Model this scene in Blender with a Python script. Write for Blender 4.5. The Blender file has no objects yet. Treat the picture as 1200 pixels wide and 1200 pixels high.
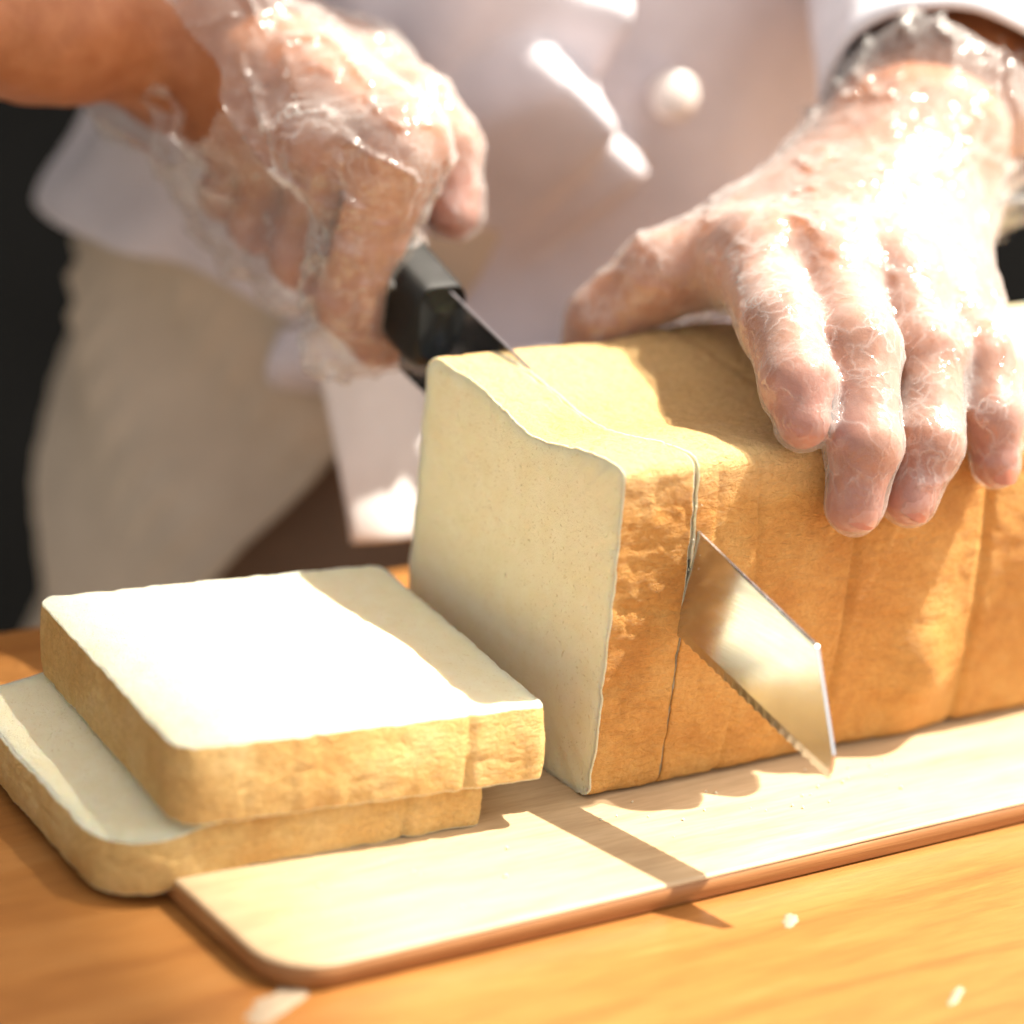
import bpy, math, random
import numpy as np
from mathutils import Matrix, Vector

U = 0.0075            # metres per modelling unit (all dimensions below are in these units)
random.seed(4)
scene = bpy.context.scene

# ------------------------------------------------------------------ camera
cam_d = bpy.data.cameras.new("camera")
cam_o = bpy.data.objects.new("camera", cam_d)
scene.collection.objects.link(cam_o)
RC = ((0.82998356, 0.12402911, -0.54382357), (-0.54991741, 0.34515447, -0.76056507), (0.09337093, 0.93031456, 0.35467830))
m = Matrix(RC).to_4x4()
m.translation = Vector((-62.387, -81.039, 49.093)) * U
cam_o.matrix_world = m
cam_d.sensor_width = 36
cam_d.lens = 36 * 3850.7 / 1200
cam_d.clip_start, cam_d.clip_end = 0.02, 200
cam_d.dof.use_dof = True
cam_d.dof.focus_distance = 112.5 * U
cam_d.dof.aperture_fstop = 4.5
cam_d.dof.aperture_blades = 0
scene.camera = cam_o

# ------------------------------------------------------------------ sky, sun, exposure
SUN = Vector((0.58, -0.065, 1.0)).normalized()      # towards the sun
world = bpy.data.worlds.new("World")
scene.world = world
world.use_nodes = True
wn, wl = world.node_tree.nodes, world.node_tree.links
sky = wn.new("ShaderNodeTexSky")
sky.sky_type = 'NISHITA'
sky.sun_disc = False
sky.sun_elevation = math.asin(SUN.z)
sky.sun_rotation = math.atan2(SUN.x, SUN.y)
sky.dust_density = 4.0
sky.ozone_density = 0.3
sky.air_density = 1.0
hs = wn.new("ShaderNodeHueSaturation")
hs.inputs['Saturation'].default_value = 0.35
wl.new(sky.outputs[0], hs.inputs['Color'])
wb = wn.new("ShaderNodeMix"); wb.data_type = 'RGBA'; wb.blend_type = 'MULTIPLY'   # even, warm white balance of the whole sky
wb.inputs[0].default_value = 1.0
wb.inputs[7].default_value = (1.0, 0.925, 0.81, 1)
wl.new(hs.outputs[0], wb.inputs[6])
wl.new(wb.outputs[2], wn["Background"].inputs[0])
wn["Background"].inputs[1].default_value = 0.125

sun_d = bpy.data.lights.new("sun", 'SUN')
sun_d.energy = 4.0
sun_d.angle = math.radians(0.6)
sun_d.color = (1.0, 0.93, 0.80)
sun_o = bpy.data.objects.new("sun", sun_d)
sun_o.rotation_euler = SUN.to_track_quat('Z', 'Y').to_euler()
sun_o.location = (1, 0, 2)
scene.collection.objects.link(sun_o)

scene.view_settings.view_transform = 'Standard'
scene.view_settings.look = 'None'
scene.view_settings.exposure = 1.62
scene.view_settings.gamma = 1.0

# ------------------------------------------------------------------ numpy noise
def _hash(ix, iy, iz):
    h = (ix * 374761393 + iy * 668265263 + iz * 2147483647) & 0xffffffff
    h = ((h ^ (h >> 13)) * 1274126177) & 0xffffffff
    h = h ^ (h >> 16)
    return (h & 0xffff) / 32767.5 - 1.0

def noise(P, scale=1.0, off=0.0):
    P = np.asarray(P, float) * scale + off
    i = np.floor(P).astype(np.int64)
    f = P - i
    w = f * f * f * (f * (f * 6 - 15) + 10)
    r = 0
    for dx in (0, 1):
        for dy in (0, 1):
            for dz in (0, 1):
                k = (w[..., 0] if dx else 1 - w[..., 0]) * (w[..., 1] if dy else 1 - w[..., 1]) * (w[..., 2] if dz else 1 - w[..., 2])
                r = r + k * _hash(i[..., 0] + dx, i[..., 1] + dy, i[..., 2] + dz)
    return r

def fbm(P, scale=1.0, oct=3, off=0.0):
    r, a = 0, 1.0
    for o in range(oct):
        r = r + a * noise(P, scale * 2.03 ** o, off + 17.3 * o)
        a *= 0.5
    return r

def ridged(P, scale=1.0, off=0.0):
    return 1 - np.abs(noise(P, scale, off)) * 2.2

def sstep(a, b, x):
    t = np.clip((x - a) / (b - a), 0, 1)
    return t * t * (3 - 2 * t)

# ------------------------------------------------------------------ objects
def new_obj(name, verts, faces, mat, parent=None, smooth=True, base=None):
    """one mesh object; verts in units; base = origin in units"""
    v = np.asarray(verts, float)
    b = np.array(base if base is not None else (0, 0, 0), float)
    if parent is not None and base is None:
        b = np.array(parent['_base'])
    me = bpy.data.meshes.new(name)
    me.from_pydata(((v - b) * U).tolist(), [], [tuple(map(int, f)) for f in faces])
    if smooth:
        me.polygons.foreach_set("use_smooth", [True] * len(me.polygons))
    me.materials.append(mat)
    me.validate()
    me.update()
    o = bpy.data.objects.new(name, me)
    scene.collection.objects.link(o)
    o['_base'] = [float(x) for x in b]
    if parent is not None:
        o.parent = parent
        o.location = (Vector(b) - Vector(parent['_base'])) * U
    else:
        o.location = Vector(b) * U
    return o

def empty(name, base):
    o = bpy.data.objects.new(name, None)
    scene.collection.objects.link(o)
    o.location = Vector(base) * U
    o['_base'] = [float(x) for x in base]
    o.empty_display_size = 0.02
    return o

def tag(o, label, cat, group=None, kind=None):
    o['label'] = label
    o['category'] = cat
    if group: o['group'] = group
    if kind: o['kind'] = kind
    return o

def grid_faces(n, m, wrap_n=False, wrap_m=False, off=0, flip=False):
    F = []
    for i in range(n if wrap_n else n - 1):
        for j in range(m if wrap_m else m - 1):
            a, b = i * m + j, ((i + 1) % n) * m + j
            c, d = ((i + 1) % n) * m + (j + 1) % m, i * m + (j + 1) % m
            F.append((a + off, d + off, c + off, b + off) if flip else (a + off, b + off, c + off, d + off))
    return F

def bevel(o, w, seg=3, ang=40):
    md = o.modifiers.new("bevel", 'BEVEL')
    md.width = w * U; md.segments = seg; md.limit_method = 'ANGLE'; md.angle_limit = math.radians(ang)
    return o

def box_vf(lo, hi):
    x0, y0, z0 = lo; x1, y1, z1 = hi
    V = [(x0,y0,z0),(x1,y0,z0),(x1,y1,z0),(x0,y1,z0),(x0,y0,z1),(x1,y0,z1),(x1,y1,z1),(x0,y1,z1)]
    F = [(0,3,2,1),(4,5,6,7),(0,1,5,4),(1,2,6,5),(2,3,7,6),(3,0,4,7)]
    return V, F

# ------------------------------------------------------------------ materials
def mat(name):
    M = bpy.data.materials.new(name)
    M.use_nodes = True
    nt = M.node_tree
    b = nt.nodes["Principled BSDF"]
    tc = nt.nodes.new("ShaderNodeTexCoord")
    mp = nt.nodes.new("ShaderNodeMapping")
    mp.inputs['Scale'].default_value = (1 / U,) * 3
    nt.links.new(tc.outputs['Object'], mp.inputs['Vector'])
    return M, nt, b, mp.outputs[0]

def nz(nt, vec, scale, detail=4, rough=0.55, stretch=None, dist=0.0):
    if stretch:
        mp = nt.nodes.new("ShaderNodeMapping")
        mp.inputs['Scale'].default_value = stretch
        nt.links.new(vec, mp.inputs['Vector']); vec = mp.outputs[0]
    n = nt.nodes.new("ShaderNodeTexNoise")
    n.inputs['Scale'].default_value = scale
    n.inputs['Detail'].default_value = detail
    n.inputs['Roughness'].default_value = rough
    n.inputs['Distortion'].default_value = dist
    nt.links.new(vec, n.inputs['Vector'])
    return n.outputs[0]

def ramp(nt, fac, stops):
    r = nt.nodes.new("ShaderNodeValToRGB")
    e = r.color_ramp.elements
    while len(e) > 1: e.remove(e[0])
    e[0].position, e[0].color = stops[0][0], (*stops[0][1], 1) if len(stops[0][1]) == 3 else stops[0][1]
    for p, c in stops[1:]:
        x = e.new(p); x.color = (*c, 1)
    nt.links.new(fac, r.inputs[0])
    return r.outputs[0]

def mixc(nt, fac, a, b, mode='MIX'):
    x = nt.nodes.new("ShaderNodeMix"); x.data_type = 'RGBA'; x.blend_type = mode
    for s, v in ((x.inputs[0], fac), (x.inputs[6], a), (x.inputs[7], b)):
        if isinstance(v, (int, float)): s.default_value = v
        elif isinstance(v, tuple): s.default_value = (*v, 1)
        else: nt.links.new(v, s)
    return x.outputs[2]

def math_n(nt, op, a, b=0.0):
    x = nt.nodes.new("ShaderNodeMath"); x.operation = op
    for s, v in ((x.inputs[0], a), (x.inputs[1], b)):
        if isinstance(v, (int, float)): s.default_value = v
        else: nt.links.new(v, s)
    return x.outputs[0]

def bump(nt, b, h, strength, dist, chain=None):
    x = nt.nodes.new("ShaderNodeBump")
    x.inputs['Strength'].default_value = strength
    x.inputs['Distance'].default_value = dist * U
    nt.links.new(h, x.inputs['Height'])
    if chain is not None: nt.links.new(chain, x.inputs['Normal'])
    nt.links.new(x.outputs[0], b.inputs['Normal'])
    return x.outputs[0]

def wood(name, c0, c1, c2, stretch, scale, rough, spec=0.4, coat=0.0):
    M, nt, b, v = mat(name)
    g = nz(nt, v, scale, 6, 0.6, stretch, 0.6)
    base = ramp(nt, g, [(0.25, c0), (0.5, c1), (0.75, c2)])
    fine = nz(nt, v, scale * 9, 3, 0.6, stretch)
    col = mixc(nt, 0.35, base, ramp(nt, fine, [(0.3, (0.55, 0.5, 0.45)), (0.65, (1, 1, 1))]), 'MULTIPLY')
    nt.links.new(col, b.inputs['Base Color'])
    b.inputs['Roughness'].default_value = rough
    b.inputs['Specular IOR Level'].default_value = spec
    b.inputs['Coat Weight'].default_value = coat
    b.inputs['Coat Roughness'].default_value = 0.25
    bump(nt, b, fine, 0.25, 0.05)
    return M, nt, b, v, col

def simple(name, col, rough=0.6, metal=0.0, spec=0.5, var=0.12, scale=1.5):
    M, nt, b, v = mat(name)
    n = nz(nt, v, scale, 4)
    lo = tuple(c * (1 - var) for c in col); hi = tuple(min(1, c * (1 + var)) for c in col)
    nt.links.new(ramp(nt, n, [(0.3, lo), (0.7, hi)]), b.inputs['Base Color'])
    b.inputs['Roughness'].default_value = rough
    b.inputs['Metallic'].default_value = metal
    b.inputs['Specular IOR Level'].default_value = spec
    return M, nt, b, v

# table: orange varnished pine, with a few worn spots
TABLE_Z = -0.95
M_table, nt, b, v, col = wood("table_wood", (0.25, 0.09, 0.020), (0.345, 0.142, 0.034), (0.42, 0.195, 0.058), (0.12, 1.1, 1.0), 0.55, 0.38, 0.45)
def blob(nt, v, col, x, y, rx, ry, c, rot=0.0):
    mp = nt.nodes.new("ShaderNodeMapping"); mp.vector_type = 'TEXTURE'
    mp.inputs['Location'].default_value = (x, y, TABLE_Z)
    mp.inputs['Rotation'].default_value = (0, 0, rot)
    mp.inputs['Scale'].default_value = (rx, ry, 3)
    nt.links.new(v, mp.inputs['Vector'])
    ln = nt.nodes.new("ShaderNodeVectorMath"); ln.operation = 'LENGTH'
    nt.links.new(mp.outputs[0], ln.inputs[0])
    d = math_n(nt, 'ADD', ln.outputs['Value'], math_n(nt, 'MULTIPLY', math_n(nt, 'SUBTRACT', nz(nt, v, 2.0, 4), 0.5), 1.6))
    return mixc(nt, ramp(nt, d, [(0.55, (1, 1, 1)), (1.0, (0, 0, 0))]), col, c)
col = blob(nt, v, col, -5.4, -7.6, 0.55, 0.30, (0.36, 0.15, 0.06), 0.2)
col = blob(nt, v, col, 9.0, -10.5, 0.8, 0.4, (0.38, 0.16, 0.05), 0.2)
nt.links.new(col, b.inputs['Base Color'])

M_board, nt, b, v, col = wood("board_wood", (0.41, 0.28, 0.155), (0.53, 0.38, 0.225), (0.60, 0.45, 0.28), (0.10, 1.0, 1.0), 0.8, 0.5, 0.35)
M_bedge, nt, b, v, col = wood("board_edge_wood", (0.22, 0.085, 0.026), (0.33, 0.145, 0.048), (0.44, 0.23, 0.085), (0.06, 0.3, 2.2), 1.2, 0.5, 0.35)

def crumb_mat():
    M, nt, b, v = mat("bread_crumb")
    n = nz(nt, v, 1.1, 5, 0.6)
    pores = nt.nodes.new("ShaderNodeTexVoronoi"); pores.inputs['Scale'].default_value = 5.5
    mp = nt.nodes.new("ShaderNodeMapping"); nt.links.new(v, mp.inputs['Vector'])
    add = nt.nodes.new("ShaderNodeVectorMath"); add.operation = 'ADD'
    nzv = nt.nodes.new("ShaderNodeTexNoise"); nzv.inputs['Scale'].default_value = 1.6; nt.links.new(v, nzv.inputs['Vector'])
    sc = nt.nodes.new("ShaderNodeVectorMath"); sc.operation = 'SCALE'; sc.inputs['Scale'].default_value = 0.6
    nt.links.new(nzv.outputs['Color'], sc.inputs[0])
    nt.links.new(v, add.inputs[0]); nt.links.new(sc.outputs[0], add.inputs[1])
    nt.links.new(add.outputs[0], pores.inputs['Vector'])
    col = ramp(nt, n, [(0.3, (0.91, 0.79, 0.51)), (0.7, (0.95, 0.85, 0.60))])
    pit = ramp(nt, pores.outputs['Distance'], [(0.0, (0.86, 0.76, 0.57)), (0.25, (1, 1, 1))])
    nt.links.new(mixc(nt, 0.7, col, pit, 'MULTIPLY'), b.inputs['Base Color'])
    b.inputs['Roughness'].default_value = 0.9
    b.inputs['Specular IOR Level'].default_value = 0.1
    b.inputs['Subsurface Weight'].default_value = 0.5
    b.inputs['Subsurface Radius'].default_value = (1.0, 0.6, 0.3)
    b.inputs['Subsurface Scale'].default_value = 0.65 * U
    c = bump(nt, b, ramp(nt, pores.outputs['Distance'], [(0.0, (0, 0, 0)), (0.25, (1, 1, 1))]), 0.7, 0.12)
    p2 = nt.nodes.new('ShaderNodeTexVoronoi'); p2.inputs['Scale'].default_value = 2.3; nt.links.new(add.outputs[0], p2.inputs['Vector'])
    c = bump(nt, b, ramp(nt, p2.outputs['Distance'], [(0.0, (0, 0, 0)), (0.16, (1, 1, 1))]), 0.6, 0.14, c)
    c = bump(nt, b, nz(nt, v, 2.2, 5, 0.7, (1, .35, 1)), 0.45, 0.12, c)
    bump(nt, b, nz(nt, v, 11, 6, 0.75), 0.8, 0.12, c)
    return M
M_crumb = crumb_mat()

def crust_mat(name, c0, c1, c2, sunlit_top=None):
    M, nt, b, v = mat(name)
    n = nz(nt, v, 0.35, 5, 0.6, None, 0.4)
    col = ramp(nt, n, [(0.28, c0), (0.5, c1), (0.72, c2)])
    if sunlit_top is not None:
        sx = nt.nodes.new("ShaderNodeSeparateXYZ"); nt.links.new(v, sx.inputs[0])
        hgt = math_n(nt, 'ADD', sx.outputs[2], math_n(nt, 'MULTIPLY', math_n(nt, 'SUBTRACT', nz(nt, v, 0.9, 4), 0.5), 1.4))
        col = mixc(nt, ramp(nt, math_n(nt, 'MULTIPLY', hgt, 1 / 14.0), [(0.74, (0, 0, 0)), (0.86, (1, 1, 1))]), col, sunlit_top)  # paler colour towards the top stands in for sunlight on it
    sp = nz(nt, v, 5.0, 5, 0.7)
    col = mixc(nt, 0.5, col, ramp(nt, sp, [(0.33, (0.76, 0.66, 0.54)), (0.60, (1.05, 1.03, 1.0))]), 'MULTIPLY')
    nt.links.new(col, b.inputs['Base Color'])
    b.inputs['Roughness'].default_value = 0.62
    b.inputs['Specular IOR Level'].default_value = 0.3
    b.inputs['Subsurface Weight'].default_value = 0.15
    b.inputs['Subsurface Radius'].default_value = (1.0, 0.5, 0.2)
    b.inputs['Subsurface Scale'].default_value = 0.25 * U
    pit = nt.nodes.new('ShaderNodeTexVoronoi'); pit.inputs['Scale'].default_value = 5.0; nt.links.new(v, pit.inputs['Vector'])
    c = bump(nt, b, ramp(nt, pit.outputs['Distance'], [(0.0, (0, 0, 0)), (0.35, (1, 1, 1))]), 0.35, 0.07)
    c = bump(nt, b, nz(nt, v, 7, 8, 0.75), 0.9, 0.16, c)
    wr = nz(nt, v, 1.6, 4, 0.6, (1.0, 1.0, 2.2), 1.2)
    bump(nt, b, wr, 0.8, 0.25, c)
    return M
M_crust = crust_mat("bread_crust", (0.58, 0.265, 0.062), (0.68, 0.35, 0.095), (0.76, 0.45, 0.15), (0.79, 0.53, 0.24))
M_crust_lit = crust_mat("bread_crust_lit", (0.70, 0.40, 0.125), (0.79, 0.52, 0.195), (0.86, 0.63, 0.29))  # same crust coloured brighter, painting in the light on the slice fronts

M_blade, nt, b, v = simple("steel_blade", (0.60, 0.62, 0.65), 0.2, 1.0, var=0.04)
br = nz(nt, v, 4, 3, 0.5, (1, 0.15, 6.0))
nt.links.new(ramp(nt, br, [(0.3, (0.15,) * 3), (0.7, (0.24,) * 3)]), b.inputs['Roughness'])
M_edge, *_ = simple("steel_ground_edge", (0.72, 0.70, 0.66), 0.3, 1.0, var=0.04)
M_handle, nt, b, v = simple("black_plastic", (0.010, 0.010, 0.009), 0.45, 0.0, 0.35, 0.2)
bump(nt, b, nz(nt, v, 12, 3), 0.2, 0.03)
M_rivet, *_ = simple("rivet_steel", (0.6, 0.6, 0.58), 0.3, 1.0)

def skin_mat(name="skin"):
    M, nt, b, v = mat(name)
    n = nz(nt, v, 0.7, 5, 0.6)
    col = ramp(nt, n, [(0.3, (0.30, 0.098, 0.034)), (0.7, (0.42, 0.165, 0.070))])
    at = nt.nodes.new('ShaderNodeAttribute'); at.attribute_name = 'flush'
    col = mixc(nt, math_n(nt, 'MULTIPLY', at.outputs['Fac'], 0.5), col, (0.42, 0.115, 0.085))
    nt.links.new(col, b.inputs['Base Color'])
    b.inputs['Roughness'].default_value = 0.5
    b.inputs['Specular IOR Level'].default_value = 0.4
    b.inputs['Subsurface Weight'].default_value = 0.2
    b.inputs['Subsurface Radius'].default_value = (1.0, 0.35, 0.2)
    b.inputs['Subsurface Scale'].default_value = 0.5 * U
    c = bump(nt, b, nz(nt, v, 3.5, 5, 0.65, (1, 1, 1)), 0.35, 0.10)
    return M
M_skin = skin_mat()
M_nail, *_ = simple("fingernail", (0.44, 0.165, 0.105), 0.3, var=0.05)

def glove_mat():
    M, nt, b, v = mat("clear_plastic_glove")
    nt.nodes.remove(b)
    out = nt.nodes["Material Output"]
    tr = nt.nodes.new("ShaderNodeBsdfTransparent"); tr.inputs[0].default_value = (0.97, 0.97, 0.97, 1)
    gl = nt.nodes.new("ShaderNodeBsdfGlossy"); gl.inputs['Roughness'].default_value = 0.13
    gl.inputs['Color'].default_value = (0.95, 0.95, 0.95, 1)
    df = nt.nodes.new("ShaderNodeBsdfDiffuse"); df.inputs[0].default_value = (0.90, 0.86, 0.83, 1)
    lw = nt.nodes.new("ShaderNodeLayerWeight"); lw.inputs['Blend'].default_value = 0.35
    bp = nt.nodes.new("ShaderNodeBump"); bp.inputs['Strength'].default_value = 0.6; bp.inputs['Distance'].default_value = 0.2 * U
    wr = nz(nt, v, 0.8, 2, 0.45, (1, 1, 1), 1.2)
    ad = nt.nodes.new("ShaderNodeVectorMath"); ad.operation = 'ADD'
    n3 = nt.nodes.new("ShaderNodeTexNoise"); n3.inputs['Scale'].default_value = 0.9; n3.inputs['Detail'].default_value = 2
    nt.links.new(v, n3.inputs['Vector'])
    s3 = nt.nodes.new("ShaderNodeVectorMath"); s3.operation = 'SCALE'; s3.inputs['Scale'].default_value = 3.2
    nt.links.new(n3.outputs['Color'], s3.inputs[0]); nt.links.new(v, ad.inputs[0]); nt.links.new(s3.outputs[0], ad.inputs[1])
    vo = nt.nodes.new("ShaderNodeTexVoronoi"); vo.feature = 'DISTANCE_TO_EDGE'; vo.inputs['Scale'].default_value = 0.8
    nt.links.new(ad.outputs[0], vo.inputs['Vector'])
    crease = ramp(nt, vo.outputs[0], [(0.0, (1, 1, 1)), (0.10, (0.25, 0.25, 0.25)), (0.25, (0, 0, 0))])
    nt.links.new(math_n(nt, 'ADD', wr, math_n(nt, 'MULTIPLY', crease, 0.25)), bp.inputs['Height'])
    for x in (gl, lw): nt.links.new(bp.outputs[0], x.inputs['Normal'])
    m1 = nt.nodes.new("ShaderNodeMixShader")
    fine = ramp(nt, nz(nt, v, 2.6, 5, 0.7, (1, 1, 1), 3.0), [(0.42, (0, 0, 0)), (0.5, (1, 1, 1)), (0.58, (0, 0, 0))])   # thin bunched wrinkles scatter more
    bunch = math_n(nt, 'ADD', math_n(nt, 'MULTIPLY', math_n(nt, 'MULTIPLY', crease, ramp(nt, nz(nt, v, .5, 2), [(0.42, (0, 0, 0)), (0.6, (1, 1, 1))])), 0.14), math_n(nt, 'MULTIPLY', fine, 0.02))
    nt.links.new(math_n(nt, 'ADD', bunch, math_n(nt, 'ADD', math_n(nt, 'MULTIPLY', lw.outputs['Facing'], 0.28), 0.06)), m1.inputs[0])
    nt.links.new(tr.outputs[0], m1.inputs[1]); nt.links.new(df.outputs[0], m1.inputs[2])
    m2 = nt.nodes.new("ShaderNodeMixShader")
    nt.links.new(math_n(nt, 'ADD', math_n(nt, 'MULTIPLY', lw.outputs['Fresnel'], 0.32), 0.025), m2.inputs[0])
    nt.links.new(m1.outputs[0], m2.inputs[1]); nt.links.new(gl.outputs[0], m2.inputs[2])
    nt.links.new(m2.outputs[0], out.inputs[0])
    return M
M_glove = glove_mat()

def cloth(name, col, var=0.06):
    M, nt, b, v = simple(name, col, 0.9, 0, 0.15, var, 0.4)
    bump(nt, b, nz(nt, v, 14, 2), 0.3, 0.04)
    b.inputs['Sheen Weight'].default_value = 0.1
    return M
M_coat = cloth("coat_cotton", (0.67, 0.625, 0.665))
M_apron = cloth("apron_cotton", (0.60, 0.49, 0.38))
M_trouser = cloth("trouser_cotton", (0.23, 0.145, 0.10))
M_towel = cloth("towel_cotton", (0.80, 0.77, 0.76))
M_button, *_ = simple("button_plastic", (0.78, 0.70, 0.66), 0.35)

# ------------------------------------------------------------------ setting: ground, wall behind
M_ground, nt, b, v = simple("paving", (0.30, 0.27, 0.23), 0.85, var=0.25, scale=0.06)
V, F = box_vf((-2500, -2500, -104), (2500, 2500, -100))
o = new_obj("ground", V, F, M_ground, smooth=False, base=(0, 0, -100)); o['kind'] = 'structure'; o['label'] = 'dull grey paving under the table'
M_wall, nt, b, v = simple("dark_wall_paint", (0.006, 0.0062, 0.0064), 0.9, spec=0.08, var=0.3, scale=0.05)
wall = empty("background_wall", (60, 120, -100))
tag(wall, "dark charcoal wall behind the chef, out of focus", "wall")
for i in range(14):
    x0 = -420 + i * 75
    V, F = box_vf((x0, 118, -100), (x0 + 74.2, 126, 300))
    new_obj("panel", V, F, M_wall, wall, smooth=False)

# shade sail added high up, out of view: throws the soft shade over the left end of the table
M_sail, *_ = simple("added_sail_canvas", (0.55, 0.50, 0.42), 0.9)
sail = empty("added_shade_sail", (250, 0, 690))
tag(sail, "plain canvas sail added out of view to shade the left end of the table", "added shade")
n_ = 24
P_ = np.array([[(110 + 275 * i / 23, -260 + 620 * j / 23, 690 - 14 * math.sin(math.pi * i / 23) * math.sin(math.pi * j / 23)) for j in range(n_)] for i in range(n_)]).reshape(-1, 3)
Pb = P_ - np.array([0, 0, .6])
F = grid_faces(n_, n_) + [tuple(x + n_ * n_ for x in f[::-1]) for f in grid_faces(n_, n_)]
new_obj("canvas", np.concatenate([P_, Pb]), F, M_sail, sail)
for x_, y_ in ((110, -260), (385, -260), (110, 360), (385, 360)):
    V = []; F = []
    for z_ in (-100, 692):
        V += [(x_ + 4 * math.cos(a * math.pi / 6), y_ + 4 * math.sin(a * math.pi / 6), z_) for a in range(12)]
    F = grid_faces(2, 12, wrap_m=True) + [tuple(range(12, 24))]
    new_obj("pole", V, F, M_sail, sail)

# ------------------------------------------------------------------ table
table = empty("wooden_table", (0, 0, -100))
tag(table, "orange varnished wooden table under the cutting board", "table")
tx0, tx1, ty0, ty1 = -75, 95, -42, 22.6
V, F = box_vf((tx0, ty0, TABLE_Z - 3.6), (tx1, ty1, TABLE_Z))
bevel(new_obj("tabletop", V, F, M_table, table, smooth=False), 0.35, 3)
for sx in (tx0 + 4, tx1 - 12):
    for sy in (ty0 + 4, ty1 - 12):
        V, F = box_vf((sx, sy, -100), (sx + 8, sy + 8, TABLE_Z - 3.6))
        bevel(new_obj("leg", V, F, M_table, table, smooth=False), 0.4, 2)
for sy in (ty0 + 6, ty1 - 9):
    V, F = box_vf((tx0 + 12, sy, TABLE_Z - 14), (tx1 - 12, sy + 3, TABLE_Z - 3.6))
    new_obj("apron_rail", V, F, M_table, table, smooth=False)
# pale dried flakes on the table top; the last stands in for a sun glint
def flake(x, y, rx, ry, rot, seed):
    n = 22; V = []; rr = random.Random(seed)
    for k in range(n):
        a = 2 * math.pi * k / n; r = 1 + rr.uniform(-.22, .22)
        px, py = rx * r * math.cos(a), ry * r * math.sin(a)
        V.append((x + px * math.cos(rot) - py * math.sin(rot), y + px * math.sin(rot) + py * math.cos(rot)))
    P = [(a, b_, TABLE_Z + 0.005) for a, b_ in V] + [(x + (a - x) * .8, y + (b_ - y) * .8, TABLE_Z + 0.05) for a, b_ in V]
    F = [(k, (k + 1) % n, n + (k + 1) % n, n + k) for k in range(n)] + [tuple(range(n, 2 * n))]
    return P, F
M_flake, *_ = simple("dried_flour_and_glint", (0.36, 0.27, 0.18), 0.8)
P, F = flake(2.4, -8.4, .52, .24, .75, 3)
tag(new_obj("flour_or_glint_spot", P, F, M_flake, base=(2.4, -8.4, TABLE_Z)), "small white dried spot on the table in front of the board", "spot")
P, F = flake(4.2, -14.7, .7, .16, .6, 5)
tag(new_obj("flour_or_glint_spot", P, F, M_flake, base=(4.2, -14.7, TABLE_Z)), "thin pale streak on the table at the lower right corner", "spot")

P, F = flake(-15.9, -6.3, 1.5, .55, .5, 9)  # sunlit patch of the varnish, laid on as a pale flake
tag(new_obj("flour_or_glint_spot", P, F, M_flake, base=(-15.9, -6.3, TABLE_Z)), "sun glint laid as a pale smear on the table below the rounded board corner", "spot")

# ------------------------------------------------------------------ cutting board
def rounded_rect(x0, y0, x1, y1, r, n=12):
    P = []
    for cx, cy, a0 in ((x1 - r, y0 + r, -90), (x1 - r, y1 - r, 0), (x0 + r, y1 - r, 90), (x0 + r, y0 + r, 180)):
        for k in range(n + 1):
            a = math.radians(a0 + 90 * k / n)
            P.append((cx + r * math.cos(a), cy + r * math.sin(a)))
    return P
board = empty("cutting_board", (5, 3, TABLE_Z))
tag(board, "thin rounded wooden cutting board lying under the bread loaf", "cutting board")
bo = rounded_rect(-15.75, -6.15, 36, 14.6, 2.1)
n = len(bo)
def inset(P, d):
    P = np.array(P); c = P.mean(0); T = np.roll(P, -1, 0) - np.roll(P, 1, 0)
    N = np.stack([T[:, 1], -T[:, 0]], 1); N /= np.linalg.norm(N, axis=1)[:, None] + 1e-9
    return P - N * d
rot = lambda P, a=0.006: [(x * math.cos(a) - y * math.sin(a), x * math.sin(a) + y * math.cos(a)) for x, y in P]
def ring(d, z): return [(x, y, z) for x, y in rot(inset(bo, d))]
V = ring(0.05, -0.17) + ring(0.0, -0.12) + ring(0.02, -0.07) + ring(0.10, -0.015) + ring(0.2, 0.0)
F = grid_faces(5, n, wrap_m=True, flip=True) + [tuple(range(4 * n, 5 * n))]
o = new_obj("top_layer", V, F, M_board, board); 
V = ring(0.15, TABLE_Z + .01) + ring(0.05, TABLE_Z + 0.09) + ring(0.02, -0.60) + ring(0.0, -0.165)
F = grid_faces(4, n, wrap_m=True, flip=True) + [tuple(range(n))[::-1], tuple(range(3 * n, 4 * n))]
new_obj("core_layer", V, F, M_bedge, board)

# ------------------------------------------------------------------ bread
def outline_rr(w, h, radii, n=300):
    """rounded rectangle from (0,0) to (w,h), counter-clockwise from lower left; radii ll, lr, ur, ul"""
    P = []
    cs = ((0, 0, radii[0], 180), (w, 0, radii[1], 270), (w, h, radii[2], 0), (0, h, radii[3], 90))
    for x, y, r, a0 in cs:
        cx = x + (r if x == 0 else -r); cy = y + (r if y == 0 else -r)
        for k in range(13):
            a = math.radians(a0 + 90 * k / 12)
            P.append((cx + r * math.cos(a), cy + r * math.sin(a)))
    P = np.array(P + [P[0]])
    s = np.concatenate([[0], np.cumsum(np.linalg.norm(np.diff(P, axis=0), axis=1))])
    t = np.linspace(0, s[-1], n, endpoint=False)
    return np.stack([np.interp(t, s, P[:, 0]), np.interp(t, s, P[:, 1])], 1)

def normals2(P):
    T = np.roll(P, -1, 0) - np.roll(P, 1, 0)
    N = np.stack([T[:, 1], -T[:, 0]], 1)
    return N / (np.linalg.norm(N, axis=1)[:, None] + 1e-9)

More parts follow.
